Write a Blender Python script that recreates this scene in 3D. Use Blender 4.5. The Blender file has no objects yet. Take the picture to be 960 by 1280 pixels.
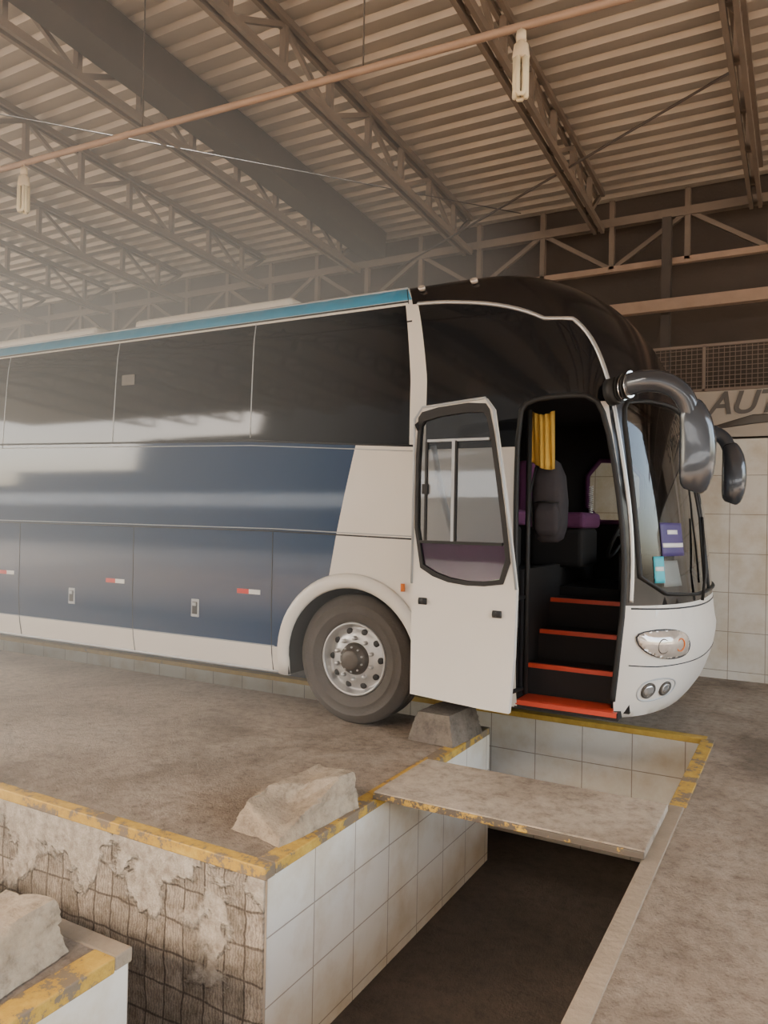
import bpy, bmesh, math, random
from mathutils import Vector, Matrix, noise
from mathutils.geometry import delaunay_2d_cdt
random.seed(7)
scene = bpy.context.scene
COL = scene.collection

# ------------------------------------------------------------------ camera
FPX = 950.0
CAMZ = 1.65
yaw, pitch, roll = math.radians(29.06), math.radians(0.52), math.radians(1.1)
R = Matrix.Rotation(yaw, 4, 'Z') @ Matrix.Rotation(math.pi/2+pitch, 4, 'X') @ Matrix.Rotation(roll, 4, 'Z')
cam = bpy.data.cameras.new('camera')
camo = bpy.data.objects.new('camera', cam)
COL.objects.link(camo)
camo.matrix_world = Matrix.Translation((0, 0, CAMZ)) @ R
cam.sensor_fit = 'VERTICAL'
cam.sensor_height = 36.0
cam.lens = FPX/1280*36.0
cam.clip_start = 0.05
cam.clip_end = 300
scene.camera = camo

# ------------------------------------------------------------------ materials
def newmat(name):
    m = bpy.data.materials.new(name)
    m.use_nodes = True
    nt = m.node_tree
    return m, nt, nt.nodes['Principled BSDF']
def nd(nt, typ, **kw):
    n = nt.nodes.new(typ)
    for k, v in kw.items():
        if k.startswith('_'):
            setattr(n, k[1:], v)
        else:
            n.inputs[k.replace('__', ' ')].default_value = v
    return n
def c4(c): return (c[0], c[1], c[2], 1)
def mul(c, f): return tuple(min(1, x*f) for x in c)

def pmat(name, col, rough=0.5, metal=0.0, var=0.12, scale=4.0, bump=0.0, bscale=30, coat=0.0, spec=0.5):
    m, nt, b = newmat(name)
    tc = nd(nt, 'ShaderNodeTexCoord')
    ns = nd(nt, 'ShaderNodeTexNoise', Scale=scale, Detail=6.0, Roughness=0.6)
    nt.links.new(tc.outputs['Object'], ns.inputs['Vector'])
    mx = nd(nt, 'ShaderNodeMix', _data_type='RGBA')
    mx.inputs[6].default_value = c4(mul(col, 1-var)); mx.inputs[7].default_value = c4(mul(col, 1+var))
    nt.links.new(ns.outputs['Fac'], mx.inputs[0])
    nt.links.new(mx.outputs[2], b.inputs['Base Color'])
    b.inputs['Roughness'].default_value = rough
    b.inputs['Metallic'].default_value = metal
    b.inputs['Coat Weight'].default_value = coat
    b.inputs['Specular IOR Level'].default_value = spec
    if bump > 0:
        n2 = nd(nt, 'ShaderNodeTexNoise', Scale=bscale, Detail=8.0)
        nt.links.new(tc.outputs['Object'], n2.inputs['Vector'])
        bp = nd(nt, 'ShaderNodeBump', Strength=bump, Distance=0.02)
        nt.links.new(n2.outputs['Fac'], bp.inputs['Height'])
        nt.links.new(bp.outputs[0], b.inputs['Normal'])
    return m

def ramp(nt, stops):
    r = nt.nodes.new('ShaderNodeValToRGB')
    e = r.color_ramp.elements
    while len(e) < len(stops): e.new(0.5)
    for i, (p, c) in enumerate(stops):
        e[i].position = p; e[i].color = c4(c) if len(c) == 3 else c
    return r

def concrete(name, base, dark, light, bump=0.6):
    m, nt, b = newmat(name)
    tc = nd(nt, 'ShaderNodeTexCoord')
    n1 = nd(nt, 'ShaderNodeTexNoise', Scale=0.9, Detail=9.0, Roughness=0.68, Distortion=0.4)
    n2 = nd(nt, 'ShaderNodeTexNoise', Scale=14.0, Detail=10.0, Roughness=0.78)
    n3 = nd(nt, 'ShaderNodeTexNoise', Scale=70.0, Detail=4.0)
    for n in (n1, n2, n3): nt.links.new(tc.outputs['Object'], n.inputs['Vector'])
    r1 = ramp(nt, [(0.36, dark), (0.5, base), (0.66, light)])
    nt.links.new(n1.outputs['Fac'], r1.inputs[0])
    r2 = ramp(nt, [(0.32, (0.50, 0.48, 0.46)), (0.5, (1, 1, 1)), (0.72, (1.3, 1.3, 1.3))])
    nt.links.new(n2.outputs['Fac'], r2.inputs[0])
    mx = nd(nt, 'ShaderNodeMix', _data_type='RGBA', _blend_type='MULTIPLY')
    mx.inputs[0].default_value = 1
    nt.links.new(r1.outputs[0], mx.inputs[6]); nt.links.new(r2.outputs[0], mx.inputs[7])
    nt.links.new(mx.outputs[2], b.inputs['Base Color'])
    b.inputs['Roughness'].default_value = 0.8
    ad = nd(nt, 'ShaderNodeMath', _operation='ADD')
    ml = nd(nt, 'ShaderNodeMath', _operation='MULTIPLY'); ml.inputs[1].default_value = 0.5
    nt.links.new(n3.outputs['Fac'], ml.inputs[0])
    nt.links.new(n2.outputs['Fac'], ad.inputs[0]); nt.links.new(ml.outputs[0], ad.inputs[1])
    bp = nd(nt, 'ShaderNodeBump', Strength=bump, Distance=0.035)
    nt.links.new(ad.outputs[0], bp.inputs['Height'])
    nt.links.new(bp.outputs[0], b.inputs['Normal'])
    return m

def tile(name, axis, col=(0.76, 0.71, 0.61), w=0.4, h=0.33, zoff=0.0, uoff=0.0):
    m, nt, b = newmat(name)
    tc = nd(nt, 'ShaderNodeTexCoord')
    sp = nd(nt, 'ShaderNodeSeparateXYZ'); nt.links.new(tc.outputs['Object'], sp.inputs[0])
    cb = nd(nt, 'ShaderNodeCombineXYZ')
    a1 = nd(nt, 'ShaderNodeMath', _operation='ADD'); a1.inputs[1].default_value = uoff+40*w
    a2 = nd(nt, 'ShaderNodeMath', _operation='ADD'); a2.inputs[1].default_value = zoff+40*h
    nt.links.new(sp.outputs['X' if axis == 'X' else 'Y'], a1.inputs[0])
    nt.links.new(sp.outputs['Z'], a2.inputs[0])
    nt.links.new(a1.outputs[0], cb.inputs[0]); nt.links.new(a2.outputs[0], cb.inputs[1])
    br = nd(nt, 'ShaderNodeTexBrick', _offset=0.0, _squash=1.0)
    br.inputs['Scale'].default_value = 1; br.inputs['Mortar Size'].default_value = 0.004
    br.inputs['Brick Width'].default_value = w; br.inputs['Row Height'].default_value = h
    br.inputs['Color1'].default_value = c4(col); br.inputs['Color2'].default_value = c4(mul(col, 0.95))
    br.inputs['Mortar'].default_value = (0.36, 0.30, 0.23, 1)
    nt.links.new(cb.outputs[0], br.inputs['Vector'])
    ns = nd(nt, 'ShaderNodeTexNoise', Scale=2.2, Detail=7.0, Roughness=0.65)
    nt.links.new(tc.outputs['Object'], ns.inputs['Vector'])
    r = ramp(nt, [(0.3, (0.80, 0.71, 0.58)), (0.55, (1, 1, 1))])
    nt.links.new(ns.outputs['Fac'], r.inputs[0])
    mx = nd(nt, 'ShaderNodeMix', _data_type='RGBA', _blend_type='MULTIPLY'); mx.inputs[0].default_value = 1
    nt.links.new(br.outputs['Color'], mx.inputs[6]); nt.links.new(r.outputs[0], mx.inputs[7])
    nt.links.new(mx.outputs[2], b.inputs['Base Color'])
    b.inputs['Roughness'].default_value = 0.32
    bp = nd(nt, 'ShaderNodeBump', Strength=0.4, Distance=0.004, _invert=True)
    nt.links.new(br.outputs['Fac'], bp.inputs['Height']); nt.links.new(bp.outputs[0], b.inputs['Normal'])
    return m

def yellow(name='worn_yellow_paint', lo=0.44, dk=(0.20, 0.15, 0.10)):
    m, nt, b = newmat(name)
    tc = nd(nt, 'ShaderNodeTexCoord')
    ns = nd(nt, 'ShaderNodeTexNoise', Scale=9.0, Detail=9.0, Roughness=0.75)
    nb_ = nd(nt, 'ShaderNodeTexNoise', Scale=1.6, Detail=3.0)
    nt.links.new(tc.outputs['Object'], ns.inputs['Vector']); nt.links.new(tc.outputs['Object'], nb_.inputs['Vector'])
    ma = nd(nt, 'ShaderNodeMath', _operation='MULTIPLY_ADD'); ma.inputs[1].default_value = 0.55
    sb = nd(nt, 'ShaderNodeMath', _operation='SUBTRACT'); sb.inputs[1].default_value = 0.275
    nt.links.new(nb_.outputs['Fac'], ma.inputs[0]); nt.links.new(ns.outputs['Fac'], ma.inputs[2]); nt.links.new(ma.outputs[0], sb.inputs[0])
    r = ramp(nt, [(lo, dk), (lo+0.025, (0.46, 0.27, 0.04)), (0.7, (0.62, 0.40, 0.07))])
    nt.links.new(sb.outputs[0], r.inputs[0]); nt.links.new(r.outputs[0], b.inputs['Base Color'])
    b.inputs['Roughness'].default_value = 0.65
    bp = nd(nt, 'ShaderNodeBump', Strength=0.6, Distance=0.01)
    nt.links.new(ns.outputs['Fac'], bp.inputs['Height']); nt.links.new(bp.outputs[0], b.inputs['Normal'])
    return m

def roughwall():
    m, nt, b = newmat('stripped_mortar')
    tc = nd(nt, 'ShaderNodeTexCoord')
    sp = nd(nt, 'ShaderNodeSeparateXYZ'); nt.links.new(tc.outputs['Object'], sp.inputs[0])
    cb = nd(nt, 'ShaderNodeCombineXYZ')
    ax = nd(nt, 'ShaderNodeMath', _operation='ADD'); ax.inputs[1].default_value = 40
    az = nd(nt, 'ShaderNodeMath', _operation='ADD'); az.inputs[1].default_value = 40
    nt.links.new(sp.outputs['X'], ax.inputs[0]); nt.links.new(sp.outputs['Z'], az.inputs[0])
    nt.links.new(ax.outputs[0], cb.inputs[0]); nt.links.new(az.outputs[0], cb.inputs[1])
    nd1 = nd(nt, 'ShaderNodeTexNoise', Scale=5.0, Detail=6.0)
    nt.links.new(cb.outputs[0], nd1.inputs['Vector'])
    mv = nd(nt, 'ShaderNodeMix', _data_type='RGBA', _blend_type='LINEAR_LIGHT'); mv.inputs[0].default_value = 0.03
    nt.links.new(cb.outputs[0], mv.inputs[6]); nt.links.new(nd1.outputs['Color'], mv.inputs[7])
    br = nd(nt, 'ShaderNodeTexBrick', _offset=0.0)
    br.inputs['Scale'].default_value = 1; br.inputs['Mortar Size'].default_value = 0.009
    br.inputs['Mortar Smooth'].default_value = 0.7
    br.inputs['Brick Width'].default_value = 0.13; br.inputs['Row Height'].default_value = 0.17
    br.inputs['Color1'].default_value = (0.42, 0.35, 0.27, 1); br.inputs['Color2'].default_value = (0.29, 0.24, 0.18, 1)
    br.inputs['Mortar'].default_value = (0.14, 0.11, 0.08, 1)
    nt.links.new(mv.outputs[2], br.inputs['Vector'])
    wv = nd(nt, 'ShaderNodeTexWave', Scale=17.0, Distortion=6.0); wv.bands_direction = 'X'
    wv.inputs['Detail Scale'].default_value = 2
    nt.links.new(mv.outputs[2], wv.inputs['Vector'])
    wr = ramp(nt, [(0.1, (0.68, 0.68, 0.68)), (0.7, (1.08, 1.08, 1.08))])
    nt.links.new(wv.outputs['Fac'], wr.inputs[0])
    m1 = nd(nt, 'ShaderNodeMix', _data_type='RGBA', _blend_type='MULTIPLY'); m1.inputs[0].default_value = 0.8
    nt.links.new(br.outputs['Color'], m1.inputs[6]); nt.links.new(wr.outputs[0], m1.inputs[7])
    n2 = nd(nt, 'ShaderNodeTexNoise', Scale=2.6, Detail=8.0, Roughness=0.58, Distortion=0.5)
    nt.links.new(cb.outputs[0], n2.inputs['Vector'])
    n3 = nd(nt, 'ShaderNodeTexNoise', Scale=14.0, Detail=9.0, Roughness=0.7)
    nt.links.new(cb.outputs[0], n3.inputs['Vector'])
    pl = ramp(nt, [(0.33, (0.25, 0.20, 0.15)), (0.5, (0.42, 0.36, 0.28)), (0.66, (0.56, 0.50, 0.41))])
    nt.links.new(n3.outputs['Fac'], pl.inputs[0])
    dr = ramp(nt, [(0.35, (0.55, 0.52, 0.48)), (0.55, (1, 1, 1)), (0.7, (1.2, 1.18, 1.15))])
    nt.links.new(n3.outputs['Fac'], dr.inputs[0])
    m1b = nd(nt, 'ShaderNodeMix', _data_type='RGBA', _blend_type='MULTIPLY'); m1b.inputs[0].default_value = 1
    nt.links.new(m1.outputs[2], m1b.inputs[6]); nt.links.new(dr.outputs[0], m1b.inputs[7])
    zz = nd(nt, 'ShaderNodeMapRange'); zz.inputs['From Min'].default_value = -0.75; zz.inputs['From Max'].default_value = -0.05
    zz.inputs['To Min'].default_value = -0.14; zz.inputs['To Max'].default_value = 0.13
    nt.links.new(sp.outputs['Z'], zz.inputs['Value'])
    ad = nd(nt, 'ShaderNodeMath', _operation='ADD')
    nt.links.new(n2.outputs['Fac'], ad.inputs[0]); nt.links.new(zz.outputs[0], ad.inputs[1])
    th = nd(nt, 'ShaderNodeMapRange'); th.inputs['From Min'].default_value = 0.52; th.inputs['From Max'].default_value = 0.56
    nt.links.new(ad.outputs[0], th.inputs['Value'])
    m2 = nd(nt, 'ShaderNodeMix', _data_type='RGBA')
    nt.links.new(th.outputs[0], m2.inputs[0]); nt.links.new(m1b.outputs[2], m2.inputs[6]); nt.links.new(pl.outputs[0], m2.inputs[7])
    nt.links.new(m2.outputs[2], b.inputs['Base Color'])
    b.inputs['Roughness'].default_value = 0.9
    h = nd(nt, 'ShaderNodeMath', _operation='MULTIPLY_ADD'); h.inputs[1].default_value = 0.12
    nt.links.new(wv.outputs['Fac'], h.inputs[0]); nt.links.new(n3.outputs['Fac'], h.inputs[2])
    h2 = nd(nt, 'ShaderNodeMath', _operation='ADD')
    nt.links.new(h.outputs[0], h2.inputs[0]); nt.links.new(th.outputs[0], h2.inputs[1])
    bp = nd(nt, 'ShaderNodeBump', Strength=0.9, Distance=0.02)
    nt.links.new(h2.outputs[0], bp.inputs['Height']); nt.links.new(bp.outputs[0], b.inputs['Normal'])
    return m

def glassmat(name, tint, refl=0.6):
    m, nt, b = newmat(name)
    nt.nodes.remove(b)
    out = nt.nodes['Material Output']
    tr = nd(nt, 'ShaderNodeBsdfTransparent', Color=c4(tint))
    gl = nd(nt, 'ShaderNodeBsdfGlossy', Roughness=0.03, Color=(0.9, 0.9, 0.9, 1))
    fr = nd(nt, 'ShaderNodeFresnel', IOR=1.5)
    ns = nd(nt, 'ShaderNodeTexNoise', Scale=3.0, Detail=4.0)
    mp = nd(nt, 'ShaderNodeMapRange'); mp.inputs['To Min'].default_value = refl*0.8; mp.inputs['To Max'].default_value = refl*1.2
    nt.links.new(ns.outputs['Fac'], mp.inputs['Value'])
    mu = nd(nt, 'ShaderNodeMath', _operation='MULTIPLY', _use_clamp=True)
    nt.links.new(fr.outputs[0], mu.inputs[0]); nt.links.new(mp.outputs[0], mu.inputs[1])
    mx = nd(nt, 'ShaderNodeMixShader')
    nt.links.new(mu.outputs[0], mx.inputs[0]); nt.links.new(tr.outputs[0], mx.inputs[1]); nt.links.new(gl.outputs[0], mx.inputs[2])
    nt.links.new(mx.outputs[0], out.inputs[0])
    return m

M = {}
M['floor'] = concrete('oily_concrete', (0.345, 0.265, 0.19), (0.20, 0.148, 0.10), (0.44, 0.355, 0.265), 1.0)
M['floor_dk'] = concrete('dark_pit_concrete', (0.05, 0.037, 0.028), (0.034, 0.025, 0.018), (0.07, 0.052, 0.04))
M['slab'] = concrete('cover_concrete', (0.36, 0.29, 0.215), (0.25, 0.195, 0.14), (0.43, 0.36, 0.275), 0.3)
M['stone'] = concrete('rough_stone', (0.37, 0.29, 0.20), (0.24, 0.18, 0.125), (0.48, 0.39, 0.285), 0.6)
M['stone2'] = concrete('dark_stone', (0.19, 0.155, 0.12), (0.12, 0.098, 0.08), (0.27, 0.225, 0.18), 0.6)
M['ground'] = concrete('yard_asphalt', (0.22, 0.195, 0.165), (0.17, 0.15, 0.125), (0.28, 0.25, 0.215))
M['tileY'] = tile('pit_tiles_y', 'Y', uoff=-0.08)
M['tileX'] = tile('pit_tiles_x', 'X')
M['tileW'] = tile('wall_tiles', 'X', w=0.36, h=0.42, zoff=0.33)
M['yellow'] = yellow('worn_yellow_paint', 0.46)
M['yellow2'] = yellow('solid_yellow_paint', 0.34)
M['yellow3'] = yellow('chipped_yellow_paint', 0.56, (0.11, 0.085, 0.06))
M['edge'] = pmat('worn_edge', (0.30, 0.235, 0.165), 0.8, var=0.3, scale=8, bump=0.5)
M['rough'] = roughwall()
M['steel'] = pmat('painted_truss_steel', (0.185, 0.138, 0.10), 0.55, 0.1, var=0.3, scale=3)
M['rust'] = pmat('primer_steel', (0.36, 0.24, 0.165), 0.6, 0.1, var=0.25, scale=6)
M['darksteel'] = pmat('dark_steel', (0.075, 0.057, 0.044), 0.6, 0.1, var=0.3)
M['sheet'] = pmat('corrugated_sheet', (0.43, 0.365, 0.29), 0.40, 0.3, var=0.2, scale=1.2)
M['wallup'] = pmat('dark_brown_wall', (0.075, 0.055, 0.041), 0.85, var=0.3, scale=1.5, bump=0.2)  # dark brown with random mottling
M['navy'] = pmat('navy_bodywork', (0.015, 0.042, 0.098), 0.07, var=0.06, scale=2, spec=0.45)
M['sky'] = pmat('light_blue_bodywork', (0.06, 0.32, 0.52), 0.3, var=0.08, scale=2)
M['white'] = pmat('white_bodywork', (0.74, 0.69, 0.61), 0.28, var=0.05, scale=2)
M['blackg'] = pmat('tinted_window_glass', (0.008, 0.0085, 0.010), 0.06, var=0.2, spec=0.38)
M['blackp'] = pmat('black_bodywork', (0.012, 0.010, 0.010), 0.16, var=0.2, spec=0.4)
M['rubber'] = pmat('black_rubber', (0.014, 0.013, 0.012), 0.6, var=0.2)
M['tyre'] = pmat('tyre_rubber', (0.075, 0.063, 0.052), 0.75, var=0.3, scale=8, bump=0.2, bscale=60)
M['chrome'] = pmat('chrome', (0.62, 0.61, 0.60), 0.16, 0.95, var=0.06)
M['rim'] = pmat('steel_rim', (0.50, 0.49, 0.47), 0.38, 0.6, var=0.2, scale=12)
M['hub'] = pmat('greasy_hub', (0.10, 0.085, 0.07), 0.5, 0.5, var=0.3, scale=20)
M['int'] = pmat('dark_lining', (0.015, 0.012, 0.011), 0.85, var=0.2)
M['red'] = pmat('red_step_edge', (0.58, 0.06, 0.025), 0.45, var=0.1)
M['purple'] = pmat('purple_fabric', (0.14, 0.035, 0.105), 0.85, var=0.2, scale=20)
M['purple2'] = pmat('purple_door_lining', (0.50, 0.13, 0.38), 0.7, var=0.2, scale=6)
M['yfab'] = pmat('yellow_curtain_fabric', (0.58, 0.36, 0.06), 0.8, var=0.1)
M['greyfab'] = pmat('grey_backpack_fabric', (0.045, 0.04, 0.045), 0.85, var=0.3, scale=20)
M['glass'] = glassmat('clear_glass', (0.72, 0.74, 0.72), 1.3)
M['dglass'] = glassmat('door_glass', (0.62, 0.64, 0.66), 1.3)
M['seam'] = pmat('seam', (0.015, 0.015, 0.018), 0.6)
M['pale'] = pmat('pale_trim', (0.42, 0.43, 0.43), 0.35, 0.2)
M['redr'] = pmat('red_reflector', (0.65, 0.03, 0.02), 0.3)
M['whiter'] = pmat('white_reflector', (0.8, 0.78, 0.74), 0.3)
M['orange'] = pmat('orange_marker', (0.8, 0.2, 0.02), 0.3)
M['head'] = pmat('headlight_lens', (0.66, 0.57, 0.48), 0.06, 0.35, var=0.35, scale=14, coat=1)
M['silver'] = pmat('silver_reflector', (0.55, 0.54, 0.52), 0.2, 0.7)
M['poster'] = pmat('purple_poster', (0.06, 0.04, 0.15), 0.5)
M['cyan'] = pmat('cyan_sticker', (0.05, 0.42, 0.5), 0.5)
M['cfl'] = pmat('cfl_tube_glass', (0.80, 0.68, 0.45), 0.3, var=0.1)
M['cflb'] = pmat('cfl_base_plastic', (0.62, 0.50, 0.34), 0.5)
M['banner'] = pmat('banner_vinyl', (0.42, 0.36, 0.29), 0.6, var=0.12, scale=2)
M['bantext'] = pmat('banner_print', (0.12, 0.105, 0.09), 0.6)
M['fence'] = pmat('fence_wire', (0.24, 0.18, 0.14), 0.6, 0.3)
M['mirrorpaint'] = pmat('dark_mirror_shell', (0.05, 0.055, 0.065), 0.16, 0.2, var=.1, coat=.6)
M['bldg'] = pmat('reflection_wall_dark', (0.07, 0.062, 0.054), 0.9, var=.3, scale=.4)
M['refl_band'] = pmat('reflection_wall_white', (0.85, 0.83, 0.80), 0.8, var=.35, scale=.5)  # white band of the added wall, makes the bright streak in the bodywork

# ------------------------------------------------------------------ mesh builder
def finish(o, parent):
    COL.objects.link(o)
    if parent: o.parent = parent
    return o
class MB:
    def __init__(s): s.v = []; s.f = []; s.m = []; s.s = []
    def add(s, vs, fs, mi=0, sm=False):
        b = len(s.v); s.v += [tuple(v) for v in vs]
        for f in fs: s.f.append([b+i for i in f]); s.m.append(mi); s.s.append(sm)
    def box(s, x0, x1, y0, y1, z0, z1, mi=0):
        vs = [(x0,y0,z0),(x1,y0,z0),(x1,y1,z0),(x0,y1,z0),(x0,y0,z1),(x1,y0,z1),(x1,y1,z1),(x0,y1,z1)]
        s.add(vs, [(3,2,1,0),(4,5,6,7),(0,1,5,4),(1,2,6,5),(2,3,7,6),(3,0,4,7)], mi)
    def beam(s, p, q, w, h, mi=0):
        p = Vector(p); q = Vector(q); d = (q-p).normalized()
        ref = Vector((0,0,1)) if abs(d.z) < 0.95 else Vector((1,0,0))
        sd = d.cross(ref).normalized(); up = sd.cross(d)
        vs = []
        for c in (p, q):
            for a, b in ((-1,-1),(1,-1),(1,1),(-1,1)):
                vs.append(c+sd*a*w/2+up*b*h/2)
        s.add(vs, [(3,2,1,0),(4,5,6,7),(0,1,5,4),(1,2,6,5),(2,3,7,6),(3,0,4,7)], mi)
    def sweep(s, pts, ra, rb=None, seg=10, mi=0, closed=False, ref=(0,0,1), sm=True, pw=1.0):
        pts = [Vector(p) for p in pts]; n = len(pts)
        if rb is None: rb = ra
        def ex(r):
            if not isinstance(r, (list, tuple)): return [r]*n
            if len(r) == n: return list(r)
            o = []
            for i in range(n):
                t = i/(n-1)*(len(r)-1); k = min(int(t), len(r)-2); o.append(r[k]+(r[k+1]-r[k])*(t-k))
            return o
        ra = ex(ra); rb = ex(rb)
        vs = []; prev = None
        for i, p in enumerate(pts):
            if closed: d = pts[(i+1) % n]-pts[i-1]
            else: d = pts[min(i+1, n-1)]-pts[max(i-1, 0)]
            d.normalize()
            if prev is None:
                rf = Vector(ref)
                if abs(d.dot(rf)) > 0.97: rf = Vector((1,0,0))
                a = d.cross(rf).normalized()
            else:
                a = (prev-d*prev.dot(d)).normalized()
            prev = a; b = a.cross(d)
            for k in range(seg):
                t = 2*math.pi*k/seg
                c, si = math.cos(t), math.sin(t)
                c = math.copysign(abs(c)**pw, c); si = math.copysign(abs(si)**pw, si)
                vs.append(p+a*c*ra[i]+b*si*rb[i])
        fs = []
        for i in range(n if closed else n-1):
            j = (i+1) % n
            for k in range(seg):
                l = (k+1) % seg
                fs.append((i*seg+l, i*seg+k, j*seg+k, j*seg+l)[::-1])
        s.add(vs, fs, mi, sm)
        if not closed:
            b0 = len(s.v)-n*seg
            s.f.append([b0+k for k in range(seg)]); s.m.append(mi); s.s.append(False)
            s.f.append([b0+(n-1)*seg+k for k in range(seg)][::-1]); s.m.append(mi); s.s.append(False)
    def lathe(s, prof, c, axis='y', seg=48, mi=0, sgn=1):
        vs = []
        for r, h in prof:
            for k in range(seg):
                t = 2*math.pi*k/seg
                if axis == 'y': vs.append((c[0]+r*math.cos(t), c[1]+h*sgn, c[2]+r*math.sin(t)))
                elif axis == 'z': vs.append((c[0]+r*math.cos(t), c[1]+r*math.sin(t), c[2]+h))
                else: vs.append((c[0]+h*sgn, c[1]+r*math.cos(t), c[2]+r*math.sin(t)))
        fs = []
        for i in range(len(prof)-1):
            for k in range(seg):
                l = (k+1) % seg
                fs.append((i*seg+k, i*seg+l, (i+1)*seg+l, (i+1)*seg+k))
        s.add(vs, fs, mi, True)
    def obj(s, name, mats, parent=None, bevel=0, seg=2, recalc=True):
        me = bpy.data.meshes.new(name); me.from_pydata(s.v, [], s.f); me.update()
        for m in mats: me.materials.append(M[m] if isinstance(m, str) else m)
        for p, mi, sm in zip(me.polygons, s.m, s.s): p.material_index = mi; p.use_smooth = sm
        if recalc:
            bm = bmesh.new(); bm.from_mesh(me); bmesh.ops.recalc_face_normals(bm, faces=bm.faces); bm.to_mesh(me); bm.free()
        o = bpy.data.objects.new(name, me)
        if bevel:
            md = o.modifiers.new('bevel', 'BEVEL'); md.width = bevel; md.segments = seg; md.limit_method = 'ANGLE'
        return finish(o, parent)
def empty(name, loc=(0,0,0)):
    e = bpy.data.objects.new(name, None); e.empty_display_size = 0.2
    COL.objects.link(e); return e

def resample(poly, step, closed=True):
    out = []; n = len(poly)
    for i in range(n if closed else n-1):
        a = poly[i]; b = poly[(i+1) % n]
        L = math.hypot(b[0]-a[0], b[1]-a[1]); k = max(1, int(math.ceil(L/step)))
        for j in range(k): out.append((a[0]+(b[0]-a[0])*j/k, a[1]+(b[1]-a[1])*j/k))
    if not closed: out.append(poly[-1])
    return out
def smooth_poly(poly, it=2, closed=True):
    for _ in range(it):
        o = []; n = len(poly)
        if not closed: o.append(poly[0])
        for i in range(n if closed else n-1):
            a = poly[i]; b = poly[(i+1) % n]
            o.append(tuple(a[k]*.75+b[k]*.25 for k in range(len(a)))); o.append(tuple(a[k]*.25+b[k]*.75 for k in range(len(a))))
        if not closed: o.append(poly[-1])
        poly = o
    return poly
def pip(p, poly):
    x, y = p; c = False; n = len(poly); j = n-1
    for i in range(n):
        xi, yi = poly[i]; xj, yj = poly[j]
        if (yi > y) != (yj > y) and x < (xj-xi)*(y-yi)/(yj-yi)+xi: c = not c
        j = i
    return c
def cdt(points, polys):
    vs = [Vector(p) for p in points]; es = []
    for poly in polys:
        b = len(vs); vs += [Vector(p) for p in poly]; n = len(poly)
        es += [(b+i, b+(i+1) % n) for i in range(n)]
    r = delaunay_2d_cdt(vs, es, [], 0, 1e-4)
    return r[0], r[2]

# ------------------------------------------------------------------ floors and pits
XA = -2.20; YA0 = 2.88; YA1 = 5.74; YF = 6.35; XR = -0.67; YB = 2.08; PD = -1.05
fl = MB()
fl.box(-18, XA, YA0, YA1, PD-0.2, 0)
fl.box(-18, 9, YF, 9.6, PD-0.2, 0)
fl.box(XR, 9, -7, YF, PD-0.2, 0)
fl.box(-18, XA-0.04, -3.0, YB, PD-0.2, 0)
fl.box(-18, XR, -7, -3.0, PD-0.2, 0)
fl.obj('floor', ['floor'])
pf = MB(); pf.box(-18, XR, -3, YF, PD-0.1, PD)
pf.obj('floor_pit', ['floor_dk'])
w = MB(); w.box(XA, XA+0.012, YA0, YA1, PD, -0.05); w.box(XA-0.04, XA-0.028, -3, YB, PD, -0.05)
w.obj('wall_pit_side', ['tileY'])
w = MB(); w.box(-18, XR, YF-0.012, YF, PD, -0.04); w.obj('wall_pit_far', ['tileX'])
w = MB(); w.box(XR-0.012, XR, -3, YF-0.012, PD, -0.05); w.obj('wall_pit_right', ['tileY'])
w = MB(); w.box(-18, XA, YA0-0.012, YA0, PD, -0.05); w.obj('wall_pit_near', ['rough'])
e = MB()
e.box(-18, XA+0.014, YA0-0.016, YA0+0.06, -0.055, 0.006)
e.box(XA-0.09, XA+0.018, YA0+0.06, YA1-0.001, -0.05, 0.006)
e.box(-18, XA-0.02, YB-0.07, YB+0.012, -0.05, 0.006, 1)
e.box(XA-0.13, XA-0.02, -3, YB-0.07, -0.055, 0.006)
e.obj('trim_platform_edge', ['yellow', 'edge'], bevel=0.006)
e = MB(); e.box(-18, XR+0.02, YF-0.016, YF+0.085, -0.04, 0.006); e.box(XR-0.016, XR+0.08, 4.75, YF-0.016, -0.05, 0.006, 1)
e.box(XR-0.016, XR+0.07, -3, 4.75, -0.05, 0.006, 2)
e.obj('trim_pit_edge', ['yellow2', 'yellow', 'edge'], bevel=0.006)
g = MB(); g.box(-90, 60, -70, 60, PD-0.35, -1.28); g.obj('ground_deep', ['ground'])
g = MB(); g.box(-90, -18, -70, 60, PD-0.3, -0.01); g.box(-18, 60, -70, -7, PD-0.3, -0.01); g.box(9, 60, -7, 60, PD-0.3, -0.01)
g.obj('ground', ['ground'])

s = MB(); s.box(XA+0.0, XR+0.0, 3.90, 4.62, 0.008, 0.05); s.box(XA+0.0, XR+0.0, 3.885, 3.90, 0.008, 0.045, 1)
s.obj('pit_cover_board', ['slab', 'yellow3'], bevel=0.006)

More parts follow.
